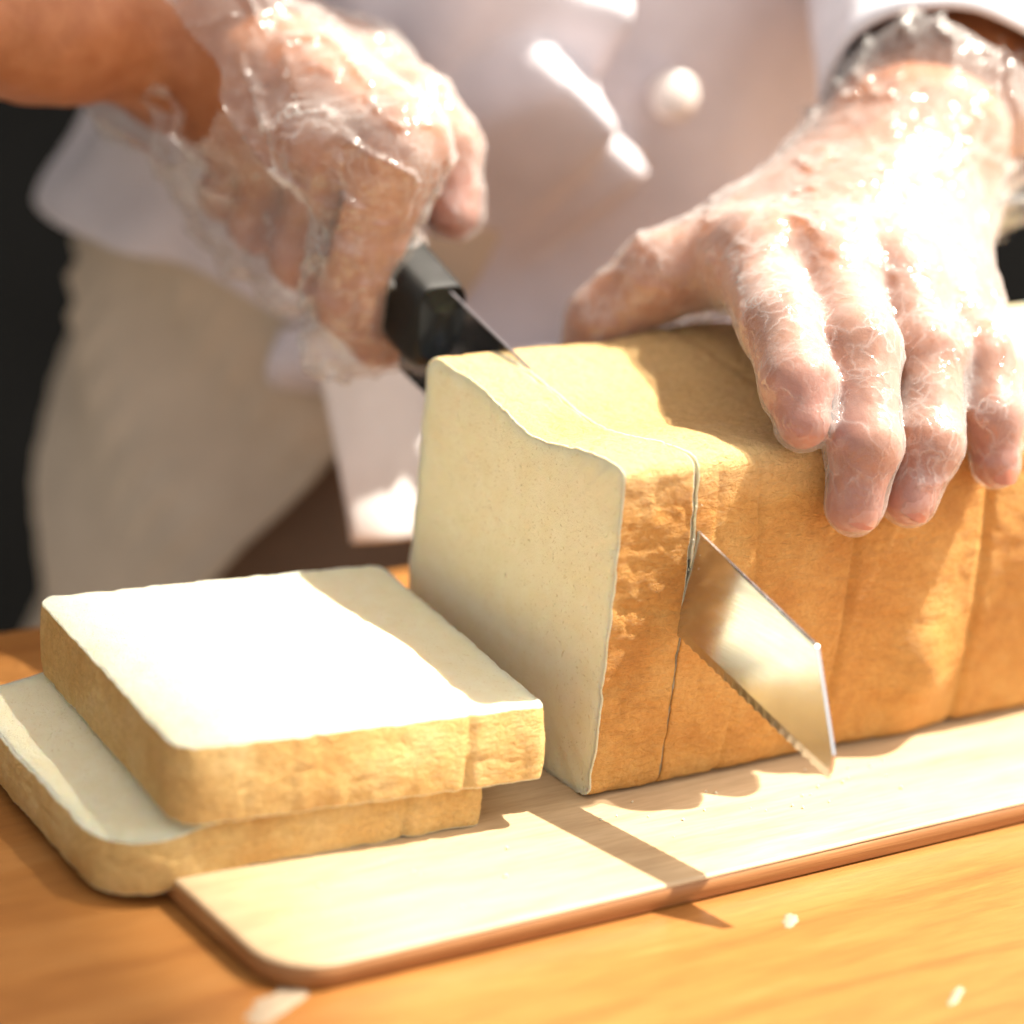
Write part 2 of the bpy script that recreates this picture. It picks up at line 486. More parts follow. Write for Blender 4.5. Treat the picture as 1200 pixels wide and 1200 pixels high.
def bread_piece(out, w0, w1, M, mapf, parent, seed, mcrust, disp=None, cw1=None, wrink=1.0, wfun0=None, edge_r=0.09, base=None, shape=None, rim=None):
    """crust band round an outline (closed shell 0.14 thick) and a crumb body with both faces"""
    n = len(out); N = normals2(out); th = 0.05
    ws = np.concatenate([[0, .02, .05, .09], np.linspace(.14, (w1 - w0) - .14, M), (w1 - w0) - np.array([.09, .05, .02, 0])])
    L = w1 - w0
    rows = []
    for w in ws:
        p = out.copy()
        if shape is not None: p = shape(p, N, w0 + w)
        q3 = np.concatenate([p, np.full((n, 1), w)], 1)
        d = 0.022 * fbm(q3, 0.4, 2, seed) + 0.024 * wrink * fbm(q3 * np.array([1, 1, .8]), 2.1, 4, seed + 5)
        d += -0.05 * wrink * np.clip(ridged(q3 * np.array([1, 1, .6]), 0.9, seed + 3) - 0.75, 0, 1) * 3
        if disp is not None: d = d + disp(p, N, w0 + w)
        e = min(w, L - w)
        if e < edge_r: d = d - (edge_r - math.sqrt(max(edge_r ** 2 - (edge_r - e) ** 2, 0))) * 0.45
        ww = np.full(n, w0 + w)
        jag = 0.030 * fbm(np.concatenate([p, np.full((n, 1), 0 if w < L / 2 else 9)], 1), 1.8, 4, seed + 8)
        ww = ww + jag * (1 if e < .2 else 0)
        if wfun0 is not None: ww = wfun0(p, ww, w)
        rows.append((p + N * d[:, None], ww))
    inner = []
    for p, ww in (rows[-1], rows[0]):
        inner.append((p - N * th, ww))
    allr = rows + [(p - N * (th + .03), ww - .1 * (1 if k == 0 else -1)) for k, (p, ww) in enumerate(inner)]
    allr = rows + [inner[0], allr[-2], allr[-1], inner[1]]
    V = np.concatenate([mapf(p, ww) for p, ww in allr])
    F = grid_faces(len(allr), n, wrap_n=True, wrap_m=True)
    cr = new_obj("crust", V, F, mcrust, parent, base=base)
    cr.data.materials.append(M_crumb)                       # the sliced rim shows the pale inside of the crust
    nrw = len(allr)
    mi = np.zeros(len(F), int); ri = np.arange(len(F)) // n
    mi[(ri < 2) | (ri >= nrw - 7)] = 1
    if rim is not None: mi[rim(out[np.arange(len(F)) % n], (ri < nrw // 2) | (ri >= nrw - 2))] = 0
    if len(cr.data.polygons) == len(F): cr.data.polygons.foreach_set("material_index", mi.tolist())
    # crumb: rings to the centre on both faces, joined inside the crust
    def face(row, sign):
        p, ww = row
        c = p.mean(0); R = []
        ks = np.concatenate([[1.0], np.linspace(.994, 0.004, 52)])
        for k in ks:
            q = c + (p - N * (th - .015) - c) * k
            q3 = np.concatenate([q, np.full((n, 1), 3.0 * sign)], 1)
            puff = 0.035 * sstep(1.0, .93, np.full(n, k))
            d = puff + (0.022 * fbm(q3, 0.5, 2, seed + 30) + 0.010 * fbm(q3, 3.2, 3, seed + 31)) * min(1, k * 8)
            wq = ww * k ** 3 + ww.mean() * (1 - k ** 3) if wfun0 is None else ww
            if wfun0 is not None: wq = wfun0(q, np.full(n, w0 if sign < 0 else w1), 0 if sign < 0 else L)
            R.append((q, wq + sign * d * (1 if k < .999 else .3)))
        return R
    A = face(rows[0], -1)[::-1]
    B = face(rows[-1], 1) if cw1 is None else [(q, np.full(n, cw1)) for q, _ in face(rows[0], 1)]
    pa, wa = A[-1]; pb, wb = B[0]; dd = min(.45, L * .3)
    mid = [(pa - N * .5, wa + dd), (pb - N * .5, wb - dd)] if cw1 is None else [(pa - N * .5, wa + .3)]
    allr = A + mid + B
    V = np.concatenate([mapf(p, ww) for p, ww in allr])
    F = grid_faces(len(allr), n, wrap_m=True)
    F.append(tuple(range(n))[::-1]); F.append(tuple(range((len(allr) - 1) * n, len(allr) * n)))
    cb = new_obj("crumb", V, F, M_crumb, parent, base=base)
    return cr, cb

HL, WL, TS = 12.28, 12.35, 2.85
SLANT = 0.055                                   # the cut runs slightly askew
def map_loaf(p, w):
    g = np.where(w < TS, np.clip(w / TS, 0, 1), np.clip(1 - (w - TS) / 5.0, 0, 1))
    return np.stack([w - SLANT * (p[:, 0] - 2) * g, p[:, 0], p[:, 1]], 1)

def loaf_shape(p, N, w):
    """p = (y, z): sagging top with the dent left by the pressing hand, bulging front"""
    y, z = p[:, 0].copy(), p[:, 1].copy()
    f = math.exp(-((w) / 9.0) ** 2)
    top = sstep(0.55, 1.0, z / HL)
    dent = -0.72 * np.exp(-((y - 5.4) / 2.7) ** 2) * f - 0.25 * np.exp(-((y - 6) / 3.5) ** 2) * (1 - f)
    front = sstep(3.0, 0.0, y)
    bul = 0.42 * np.sin(np.pi * np.clip(z / HL, 0, 1)) * sstep(0.5, 6, w) + 0.1 * np.sin(np.pi * np.clip(z / HL, 0, 1))
    z = z - 0.7 * top * sstep(15.5, 23, w)
    z = z + dent * top + 0.25 * np.sin(w * 0.6 + 1) * top * sstep(4, 9, w)
    y = y - bul * front
    return np.stack([y, z], 1)

def knife_below(y, z):      # True under the cutting edge in the kerf
    return z < 5.95 + 0.235 * y

def loaf_disp(p, N, w):
    d = np.zeros(len(p))
    front = sstep(2.0, 0.2, p[:, 0]); top = sstep(HL - 2, HL - .2, p[:, 1])
    k = np.clip(front + top * .6, 0, 1)
    for x0, dep, wd, sl in ((10.1, .16, .16, .03), (16.3, .22, .2, -.02), (22.3, .2, .2, .02), (5.6, .08, .10, .015), (3.9, .05, .07, -.01)):
        d = d - k * dep * np.exp(-((w - x0 - sl * (p[:, 1] - 6)) / wd) ** 2)
    # puffed panels between the seams and a low bulge shaped to catch a patch of sun
    d = d + front * 0.16 * np.sin((w - 3.9) / 6.2 * np.pi) ** 2 * np.sin(np.pi * np.clip(p[:, 1] / HL, 0, 1))
    d = d + front * 0.85 * np.exp(-((w - 14.0) / 1.25) ** 2 - ((p[:, 1] - 2.8) / 1.9) ** 2)
    return d

loaf = empty("bread_loaf", (12, 6, 0))
tag(loaf, "tall golden bread loaf on the board with its end slice half cut through", "bread loaf")
out = outline_rr(WL, HL, (0.55, 0.6, 0.8, 0.6), 340)
def w_body(p, ww, w):
    if w > 0.3: return ww
    return np.where(knife_below(p[:, 0], p[:, 1]), ww - 0.0, ww + 0.05)
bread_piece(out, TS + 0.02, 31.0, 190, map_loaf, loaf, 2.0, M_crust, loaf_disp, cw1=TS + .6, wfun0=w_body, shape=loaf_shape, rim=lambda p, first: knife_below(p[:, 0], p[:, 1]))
for ch in loaf.children: ch.name = "loaf_crust" if ch.name.startswith("crust") else "loaf_crumb"
def slice_disp(p, N, w):
    front = sstep(2.0, 0.2, p[:, 0])
    return -front * 0.07 * np.exp(-((p[:, 1] - 4.2 - .3 * w) / .22) ** 2) - front * .06 * np.exp(-((p[:, 1] - 7.3 + .2 * w) / .2) ** 2)
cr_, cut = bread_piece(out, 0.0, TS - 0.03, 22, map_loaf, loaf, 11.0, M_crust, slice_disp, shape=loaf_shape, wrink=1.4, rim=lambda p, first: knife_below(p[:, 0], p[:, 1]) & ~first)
cut.name = 'cut_slice'
cr_.parent = cut; cr_.location = (0, 0, 0)

# two finished slices lying flat
def flat_slice(name, fr, th_deg, S, D, z0, t, radii, seed, tilt=(0, 0), lean=0.0, mat_=None):
    a = math.radians(th_deg)
    e = empty(name, (fr[0] - S / 2, fr[1] + D / 2, z0))
    ou = outline_rr(S, D, radii, 320)
    def mp(p, w):
        x = p[:, 0] - S; y = p[:, 1]
        z = z0 + w + tilt[0] * x + tilt[1] * y
        yy = y + lean * (w - t / 2)
        # soft bread: edges sag a little where nothing carries them
        X = fr[0] + x * math.cos(a) - yy * math.sin(a)
        Y = fr[1] + x * math.sin(a) + yy * math.cos(a)
        z = z + sag(X, Y) if sag else z
        return np.stack([X, Y, z], 1)
    sag = SAG.get(name + str(seed))
    def disp(p, N, w):
        fr_ = sstep(1.5, 0, p[:, 1])
        d = -0.045 * fr_ * np.clip(ridged(np.stack([p[:, 0], np.full(len(p), .3), np.full(len(p), w * .35)], 1), 1.1, seed) - .45, 0, 1)
        d = d - 0.16 * fr_ * np.exp(-((p[:, 0] - S * .77 - .12 * w) / .12) ** 2)
        return d + 0.12 * np.sin(np.pi * w / t) 
    bread_piece(ou, 0.0, t, 24, mp, e, seed, mat_ or M_crust_lit, disp, wrink=1.0)
    return e
SAG = {"bread_slice5": lambda X, Y: -0.75 * sstep(-12.5, -18.5, X) - 0.1,
       "bread_slice8": None}
s1 = flat_slice("bread_slice", (-4.35, 0.05), -3.5, 13.6, 12.6, 0.12, 1.75, (2.3, .5, .5, 1.2), 5, lean=0.2)
tag(s1, "lower white bread slice, sticking out to the left under the other", "bread slice", "cut slices in the stack")
s2 = flat_slice("bread_slice", (-2.47, -0.5), -6.0, 13.3, 12.9, 1.66, 2.5, (1.0, .35, .6, .7), 8, tilt=(-0.006, 0.0), lean=0.2)
tag(s2, "thick white bread slice lying on top of the stack of two", "bread slice", "cut slices in the stack")

# ------------------------------------------------------------------ bread knife
KX = lambda y: TS + 0.04 - SLANT * (y - 2)      # knife plane
SP = lambda y: 9.72 + 0.262 * y                 # spine height
EDG = lambda y: 5.95 + 0.235 * y                # cutting edge height
knife = empty("bread_knife", (KX(10), 10, 11))
tag(knife, "serrated bread knife with black handle cutting down through the loaf", "knife")
ys = np.concatenate([np.linspace(17.0, -6.5, 400), np.linspace(-6.55, -8.35, 28)])
prof_t, prof_b = [], []
for y in ys:
    zt = SP(y) if y > -6.6 else SP(-6.6) + (-6.6 - y) * -1.78
    zb = EDG(y)
    if y < -6.4: zb = EDG(y) + 0.0
    s = abs(math.sin((y + .3) * math.pi / 0.42))
    zb += 0.07 * (1 - s) * -1 + 0.035 if y > -7.6 else 0.02
    if zt < zb + .04: zt = zb + .04
    prof_t.append(zt); prof_b.append(zb)
rows = []
for y, zt, zb in zip(ys, prof_t, prof_b):
    h = zt - zb; k = KX(y); lk = lambda z: k + 0.11 * (z - (SP(y) + EDG(y)) / 2)      # blade leans a little in the cut
    zg = max(zb + .05, min(EDG(y) + .34, zb + h * .5)); r = min(.05, h * .2)
    rows.append([(lk(zb), y, zb), (lk(zg) - .045, y, zg), (lk(zt) - .065, y, zt - r), (lk(zt) - .05, y, zt), (lk(zt) + .05, y, zt), (lk(zt) + .065, y, zt - r), (lk(zg) + .045, y, zg)])
V = np.array(rows).reshape(-1, 3); nr = len(ys)
F = grid_faces(nr, 7, wrap_m=True) + [tuple(range(7))[::-1], tuple(range((nr - 1) * 7, nr * 7))]
bl = new_obj("blade", V, F, M_blade, knife, smooth=False)
# handle: chunky black grip with a deep front heel and a sharp upper edge
hy = np.array([14.9, 15.05, 15.6, 16.6, 18.0, 20.0, 23.0, 26.0, 28.6, 29.6, 30.0])
ht = np.array([13.75, 13.85, 14.02, 14.38, 14.85, 15.5, 16.45, 17.3, 17.9, 17.9, 17.5])
hb = np.array([10.95, 10.6, 10.5, 10.75, 11.4, 12.3, 13.4, 14.2, 14.5, 14.9, 15.6])
hw = np.array([1.0, 1.1, 1.15, 1.15, 1.15, 1.2, 1.2, 1.2, 1.2, 1.0, .6])
rows = []; ns = 28
for y, t_, b_, w_ in zip(hy, ht, hb, hw):
    r = []
    for k in range(ns):
        a = 2 * math.pi * (k + .5) / ns; cx, sz = math.cos(a), math.sin(a)
        e = 0.42
        px = math.copysign(abs(cx) ** e, cx); pz = math.copysign(abs(sz) ** e, sz)
        r.append((KX(y) + w_ * px * (1.0 if pz > 0 else 0.8 + .2 * (1 + pz)), y, (t_ + b_) / 2 + (t_ - b_) / 2 * pz))
    rows.append(r)
V = np.array(rows).reshape(-1, 3)
F = grid_faces(len(hy), ns, wrap_m=True) + [tuple(range(ns))[::-1], tuple(range((len(hy) - 1) * ns, len(hy) * ns))]
hd = new_obj("handle", V, F, M_handle, knife)
md = hd.modifiers.new("sub", 'SUBSURF'); md.levels = md.render_levels = 1

# ------------------------------------------------------------------ implicit surfaces (hands, arms)
def surface_nets(Fv, lo, h):
    ins = Fv < 0
    C = [(0,0,0),(1,0,0),(0,1,0),(1,1,0),(0,0,1),(1,0,1),(0,1,1),(1,1,1)]
    nx, ny, nz_ = (s - 1 for s in Fv.shape)
    cnt = sum(ins[a:a + nx, b:b + ny, c:c + nz_].astype(np.int8) for a, b, c in C)
    act = (cnt > 0) & (cnt < 8)
    idx = np.argwhere(act)
    vid = -np.ones(act.shape, np.int64); vid[act] = np.arange(len(idx))
    vals = [Fv[idx[:, 0] + a, idx[:, 1] + b, idx[:, 2] + c] for a, b, c in C]
    pos = np.zeros((len(idx), 3)); num = np.zeros(len(idx))
    for i in range(8):
        for j in range(i + 1, 8):
            if sum(abs(C[i][k] - C[j][k]) for k in range(3)) != 1: continue
            cr = (vals[i] < 0) != (vals[j] < 0)
            t = np.where(cr, vals[i] / np.where(cr, vals[i] - vals[j], 1), 0)
            p = np.array(C[i]) + t[:, None] * (np.array(C[j]) - np.array(C[i]))
            pos += p * cr[:, None]; num += cr
    V = (idx + pos / num[:, None]) * h + np.array(lo)
    Q = []
    for ax in range(3):
        a0 = ins; a1 = np.roll(ins, -1, ax)
        ch = a0 != a1
        sl = [slice(1, -1)] * 3
        m_ = np.zeros_like(ch); m_[tuple(sl)] = ch[tuple(sl)]
        e = np.argwhere(m_)
        u, w = [k for k in range(3) if k != ax]
        if ax == 1: u, w = w, u
        du = np.zeros(3, int); du[u] = 1; dw = np.zeros(3, int); dw[w] = 1
        q = np.stack([vid[tuple((e - du - dw).T)], vid[tuple((e - dw).T)], vid[tuple(e.T)], vid[tuple((e - du).T)]], 1)
        fl = ins[tuple(e.T)]
        q[~fl] = q[~fl][:, ::-1]
        Q.append(q)
    Q = np.concatenate(Q)
    return V, Q[(Q >= 0).all(1)]

def cap(P, a, b, ra, rb, waist=0.0):
    a, b = np.array(a, float), np.array(b, float)
    ba = b - a; t = np.clip(((P - a) @ ba) / (ba @ ba), 0, 1)
    return np.linalg.norm(P - a - t[..., None] * ba, axis=-1) - (ra + (rb - ra) * t) * (1 - waist * np.sin(np.pi * t))

def smin(a, b, k):
    h = np.clip(0.5 + 0.5 * (b - a) / k, 0, 1)
    return b + (a - b) * h - k * h * (1 - h)

def hand_field(P, H, kf=0.12, kp=0.8):
    palm = None
    for c_ in H['palm']:
        d = cap(P, *c_)
        palm = d if palm is None else smin(palm, d, H.get('kp', 1.6))
    fing = None
    for chain in H['fingers']:
        f = None
        for (a, ra), (b_, rb) in zip(chain[:-1], chain[1:]):
            d = cap(P, a, b_, ra, rb, 0.04)
            f = d if f is None else smin(f, d, 0.35)
        fing = f if fing is None else smin(fing, f, kf)
    D = smin(palm, fing, kp)
    for chain in H['fingers'][:4]:                      # knuckles
        a, ra = chain[0]
        k_ = np.array(a) + np.array((0, 0, .35))
        D = smin(D, np.linalg.norm(P - k_, axis=-1) - ra * .84, 0.8)
    return D

def grid(lo, hi, h):
    ax = [np.arange(l, u + h, h) for l, u in zip(lo, hi)]
    return np.stack(np.meshgrid(*ax, indexing='ij'), -1)

# chef's left hand (picture right): flat over the loaf top, finger ends over the front edge
LEFT = {
 'palm': [((22.0, 13.0, 18.4), (11.6, 8.6, 15.7), 2.5, 1.7), ((22.0, 12.8, 18.5), (13.0, 6.5, 15.9), 2.8, 1.8),
          ((22.2, 12.7, 18.3), (15.3, 5.2, 15.6), 2.7, 1.75), ((22.4, 12.6, 18.0), (17.5, 4.8, 14.9), 2.6, 1.65),
          ((21.4, 13.6, 17.6), (12.0, 11.2, 15.0), 2.3, 1.7),
          ((22.0, 12.9, 18.4), (25.3, 14.7, 19.6), 3.0, 3.4), ((25.3, 14.7, 19.6), (34.7, 26.8, 26.1), 3.4, 5.0)],
 'fingers': [
   [((11.6, 8.6, 15.8), 1.598), ((8.6, 3.3, 15.3), 1.363), ((7.55, 0.75, 14.1), 1.241), ((7.25, -0.15, 13.1), 0.931)],
   [((13.0, 6.5, 16.0), 1.645), ((10.6, 1.3, 14.9), 1.391), ((9.35, -1.0, 12.3), 1.260), ((8.9, -1.45, 10.3), 0.948)],
   [((15.3, 5.2, 15.7), 1.598), ((13.9, 1.4, 14.3), 1.316), ((12.3, -1.0, 12.0), 1.203), ((11.4, -1.45, 10.2), 0.913)],
   [((17.5, 4.8, 15.0), 1.457), ((16.3, 1.2, 14.0), 1.203), ((15.6, -0.6, 12.4), 1.090), ((15.5, -1.2, 10.9), 0.829)],
   [((13.4, 11.4, 15.2), 1.692), ((10.2, 12.2, 14.3), 1.645), ((8.6, 13.6, 12.2), 1.363), ((8.2, 14.2, 9.6), 1.015)]],
}
# chef's right hand (picture left): closed round the knife handle
RIGHT = {
 'palm': [((0.2, 30.0, 19.6), (1.5, 18.0, 18.3), 2.9, 1.75), ((0.0, 30.0, 19.4), (0.7, 20.8, 18.2), 2.9, 1.75),
          ((-0.2, 30.2, 19.0), (0.5, 23.6, 17.6), 2.8, 1.7), ((-0.2, 30.4, 18.4), (0.6, 26.2, 16.6), 2.6, 1.6),
          ((1.0, 29.5, 19.5), (4.4, 25.0, 19.0), 2.4, 1.8),
          ((0.0, 30.2, 19.5), (-7.0, 29.6, 20.6), 2.8, 2.8), ((-7.0, 29.6, 20.6), (-30, 31, 24), 2.8, 4.4)],
 'fingers': [
   [((1.5, 17.6, 18.3), 1.6), ((0.1, 18.0, 12.4), 1.28), ((2.1, 18.9, 10.6), 1.15), ((3.7, 19.8, 11.8), 1.0)],
   [((0.9, 20.9, 18.0), 1.6), ((0.3, 22.0, 13.0), 1.25), ((2.4, 22.3, 11.5), 1.15), ((4.5, 22.0, 12.8), 1.05)],
   [((0.6, 23.8, 17.5), 1.55), ((0.3, 25.2, 13.4), 1.22), ((2.5, 25.5, 12.4), 1.12), ((4.5, 25.2, 13.6), 1.0)],
   [((0.6, 26.6, 16.5), 1.4), ((0.4, 28.1, 13.8), 1.12), ((2.5, 28.3, 13.2), 1.0), ((4.2, 28.0, 14.2), 0.95)],
   [((4.0, 25.4, 18.9), 1.8), ((4.7, 22.0, 18.5), 1.5), ((5.0, 19.8, 17.4), 1.3), ((4.7, 18.6, 15.4), 1.05)]],
}
person = empty("person", (20.5, 39, -100))
tag(person, "chef in white jacket and clear plastic gloves slicing the loaf", "person")

h = 0.2
parts_V, parts_F = [], []
for H, lo, hi in ((LEFT, (1.5, -4.2, 7.5), (41, 30, 34.5)), (RIGHT, (-34, 14.5, 8.5), (8.2, 36.5, 27))):
    G = grid(lo, hi, h).astype(np.float32)
    Fv = hand_field(G, H)
    skin = Fv - 0.05 * noise(G, 1.1, 3.0) - 0.035 * noise(G * np.array([1, 1, 1.0]), 2.4, 8.0)
    V, Q = surface_nets(skin, lo, h)
    parts_F.append(Q + sum(len(v_) for v_ in parts_V)); parts_V.append(V)
# upper arms and trunk inside the jacket, same mesh
lo, hi, hh = (-36, 20, 20), (50, 56, 88), 0.8
G = grid(lo, hi, hh)
D = cap(G, (34.7, 26.8, 26.1), (42, 42, 68), 5.0, 6.5)
D = smin(D, cap(G, (-30, 31, 24), (-2, 42, 68), 5.0, 6.5), 2.5)
D = smin(D, cap(G, (-2, 42, 68), (42, 42, 68), 6.5, 6.5), 4)
D = smin(D, cap(G, (12, 41, 30), (12, 41, 64), 7, 9), 4)
D = smin(D, cap(G, (29, 41, 30), (29, 41, 64), 7, 9), 4)
D = smin(D, cap(G, (20, 40, 70), (20, 37, 84), 5, 4.5), 3)
V, Q = surface_nets(D, lo, hh)
parts_F.append(Q + sum(len(v_) for v_ in parts_V)); parts_V.append(V)
body = new_obj("body", np.concatenate(parts_V), np.concatenate(parts_F), M_skin, person)
bv = np.concatenate(parts_V); fl_ = np.zeros(len(bv))
for H in (LEFT, RIGHT):                                  # redder skin on finger ends and knuckles
    for chain in H['fingers']:
        for q_, r_, a_ in ((chain[-1][0], 1.7, 1.0), (chain[1][0], 1.0, .45), (chain[0][0], 1.2, .35)):
            fl_ = np.maximum(fl_, a_ * np.exp(-(np.linalg.norm(bv - np.array(q_), axis=1) / r_ / 1.35) ** 4))
if len(body.data.vertices) == len(bv):
    at = body.data.attributes.new("flush", 'FLOAT', 'POINT'); at.data.foreach_set("value", fl_)

# gloves: the same hands in loose film, webbed between the fingers, with long creases, open at the wrist
def glove(H, lo, hi, cut_p, cut_n, along, seed, flare, hg=0.17):
    P = grid(lo, hi, hg).astype(np.float32)
    F0 = hand_field(P, H, 0.3, 1.4)
    al = np.array(along, float); al /= np.linalg.norm(al)
    up = np.array((0.2, -0.3, 1.0)); up -= al * (up @ al); up /= np.linalg.norm(up); sd = np.cross(al, up)
    q = np.stack([P @ sd, P @ al, P @ up], -1)
    wq = q + 0.9 * np.stack([noise(P, .35, seed + 40), noise(P, .35, seed + 41), noise(P, .35, seed + 42)], -1)
    f1 = np.clip(ridged(wq * np.array([.75, .16, .75]), 1.0, seed + 2) - .66, 0, 1) * 2.2      # long folds down the hand
    f2 = np.clip(ridged(wq * np.array([.30, .80, .5]) + wq[..., [1, 0, 2]] * .25, 1.0, seed + 4) - .74, 0, 1) * 2.2   # cross creases
    dist = (P - np.array(cut_p)) @ np.array(cut_n)
    cuff = sstep(-7, -0.5, dist)
    arm = 0.5 + 0.5 * sstep(-21, -12, dist)              # tighter on the fingers
    loose = 0.06 + 0.08 * arm * (noise(P, 0.4, seed) + 0.6) + 0.15 * cuff
    D = F0 - loose - (0.22 * f1 + 0.13 * f2 * arm) * arm * (1 + 1.6 * cuff) - flare * cuff * (0.6 + 1.0 * noise(P, .33, seed + 9))
    V, Q = surface_nets(D.astype(np.float32), lo, hg)
    dv = (V - np.array(cut_p)) @ np.array(cut_n) + 0.7 * noise(V, .6, seed + 20)
    Q = Q[(dv[Q] < 0).all(1)]
    used = np.unique(Q); re = -np.ones(len(V), int); re[used] = np.arange(len(used))
    return V[used], re[Q]
nl = np.array((4.2, 3.6, 2.6)); nl /= np.linalg.norm(nl)
V, Q = glove(LEFT, (3.5, -4.2, 7.0), (29.5, 20.5, 25.5), (23.8, 13.5, 18.9), nl, (10, 8, 3), 1.0, 1.1)
new_obj("glove", V, Q, M_glove, person)
V, Q = glove(RIGHT, (-8, 14.5, 8.0), (8.4, 36.5, 25.5), (-3.6, 30, 19.5), np.array((-1.0, 0.0, 0.0)), (0, 9, 3), 5.0, 1.3)
new_obj("glove", V, Q, M_glove, person)

# fingernails on the finger ends that hang over the front of the loaf
def nail(tip, up, out_, w, l):
    tip, up, out_ = np.array(tip), np.array(up, float), np.array(out_, float)
    up /= np.linalg.norm(up); out_ -= up * (out_ @ up); out_ /= np.linalg.norm(out_)
    sd = np.cross(up, out_); V = []
    for i in range(9):
        for j in range(9):
            a, t = (i / 8 - .5) * 2, (j / 8 - .5) * 2
            tt = t * l * math.sqrt(max(1 - .35 * a * a, 0))
            V.append(tip + sd * a * w + up * tt + out_ * (-.42 * a * a * w + .0 - .1 * t * t))
    V = np.array(V); n_ = len(V)
    V2 = V - out_ * .12
    F = grid_faces(9, 9) + [tuple(x + n_ for x in f[::-1]) for f in grid_faces(9, 9)]
    return np.concatenate([V, V2]), F
for chain, rr in zip(LEFT['fingers'][1:4], (0.95, 0.92, 0.83)):
    d_ = np.array(chain[-2][0]) - np.array(chain[-1][0])
    o_ = np.array((-0.12, -1.0, 0.25))
    u_ = d_ / np.linalg.norm(d_); o2 = o_ - u_ * (o_ @ u_); o2 /= np.linalg.norm(o2)
    V, F = nail(np.array(chain[-1][0]) + o2 * (rr + .03) + u_ * .1, d_, o_, rr * .60, .85)
    new_obj("fingernail", V, F, M_nail, body)

# ------------------------------------------------------------------ chef's clothes
CX, CY = 22.8, 39.0
def torso(phi, z, a, b):
    return np.stack([CX + a * np.sin(phi), CY - b * np.cos(phi), z], -1)
def sheet_two_sided(V, n, m, thick, wrap=False):
    """give a grid of points a real thickness"""
    G_ = V.reshape(n, m, 3)
    du = np.gradient(G_, axis=0); dv = np.gradient(G_, axis=1)
    N = np.cross(du, dv); N /= np.linalg.norm(N, axis=-1)[..., None] + 1e-9
    B = G_ - N * thick
    W = np.concatenate([G_.reshape(-1, 3), B.reshape(-1, 3)]); k = n * m
    F = grid_faces(n, m, wrap_n=wrap) + [tuple(x + k for x in f[::-1]) for f in grid_faces(n, m, wrap_n=wrap)]
    for i in range(n if wrap else n - 1):
        i2 = (i + 1) % n
        F += [(i * m, i * m + k, i2 * m + k, i2 * m), (i * m + m - 1, i2 * m + m - 1, i2 * m + m - 1 + k, i * m + m - 1 + k)]
    if not wrap:
        for j in range(m - 1):
            F += [(j, j + 1, j + 1 + k, j + k), ((n - 1) * m + j, (n - 1) * m + j + k, (n - 1) * m + j + 1 + k, (n - 1) * m + j + 1)]
    return W, F

# jacket body
n, m_ = 220, 150
ph = np.linspace(-math.pi, math.pi, n, endpoint=False)
zz = np.linspace(6.0, 74, m_)
PH, ZZ = np.meshgrid(ph, zz, indexing='ij')
hemline = 5.0 + 4.4 * sstep(-0.45, -1.2, PH) + 1.5 * sstep(.6, 1.4, PH)
T = (ZZ - 6.0) / 68.0
Zj = hemline + (74 - hemline) * T
fl = np.exp(-((Zj - hemline) / 2.5) ** 2)
A = 22.4 + 1.6 * fl * sstep(0, -1.2, PH) - 1.4 * np.exp(-((Zj - 14) / 5.0) ** 2)
B = 13 + 0.9 * fl
lean = -0.10 * np.clip(Zj - 14, 0, 40)
base_p = np.stack([PH * 14, Zj, np.zeros_like(Zj)], -1)
fold = 0.9 * noise(base_p * np.array([.16, .09, 1]), 1, 4) + 0.35 * noise(base_p * np.array([.45, .22, 1]), 1, 9)
V = torso(PH, Zj, A + fold, B + fold)
V[..., 1] += lean * np.cos(PH).clip(0)
# crossing front edge of the double-breasted jacket and two fold ridges facing the light
def ridge(V, p0, p1, wd, hgt):
    x, z = V[..., 0], V[..., 2]
    d = np.array(p1) - np.array(p0); L = np.linalg.norm(d); d /= L
    s = (x - p0[0]) * d[0] + (z - p0[1]) * d[1]
    t = (x - p0[0]) * -d[1] + (z - p0[1]) * d[0]        # to the upper right of the line
    win = sstep(-1.2, .3, s) * sstep(L + 1.2, L - .3, s) * (V[..., 1] < 36)
    prof = np.where(t < 0, np.exp(-(t / (wd * 3)) ** 2), 1 - sstep(0, wd, t))
    V[..., 1] -= hgt * prof * win
ridge(V, (11.6, 19.2), (17.6, 14.4), 1.5, 3.2)
ridge(V, (9.6, 22.9), (15.8, 21.2), 2.6, 3.6)
W, F = sheet_two_sided(V.reshape(-1, 3), n, m_, 0.35, wrap=True)
jacket = new_obj("jacket", W, F, M_coat, person)

# sleeves
def tube(path, radii, seed, nseg=48, sub=14, thick=.35, amp=.5):
    path = np.array(path, float); R = np.array(radii)
    t = np.linspace(0, len(path) - 1, (len(path) - 1) * sub + 1)
    C_ = np.stack([np.interp(t, range(len(path)), path[:, k]) for k in range(3)], 1); r = np.interp(t, range(len(path)), R)
    V = []
    for i in range(len(t)):
        T_ = C_[min(i + 1, len(t) - 1)] - C_[max(i - 1, 0)]; T_ /= np.linalg.norm(T_)
        a = np.cross(T_, (0.1, .3, 1)); a /= np.linalg.norm(a); b_ = np.cross(T_, a)
        for k in range(nseg):
            an = 2 * math.pi * k / nseg
            V.append(C_[i] + (a * math.cos(an) + b_ * math.sin(an)) * r[i])
    V = np.array(V)
    dirv = V - np.repeat(C_, nseg, 0); dirv /= np.linalg.norm(dirv, axis=1)[:, None]
    V = V + dirv * (amp * noise(V, .22, seed) + amp * .5 * noise(V, .6, seed + 3))[:, None]
    G_ = V.reshape(len(t), nseg, 3).transpose(1, 0, 2)
    return sheet_two_sided(G_.reshape(-1, 3), nseg, len(t), thick, wrap=True)
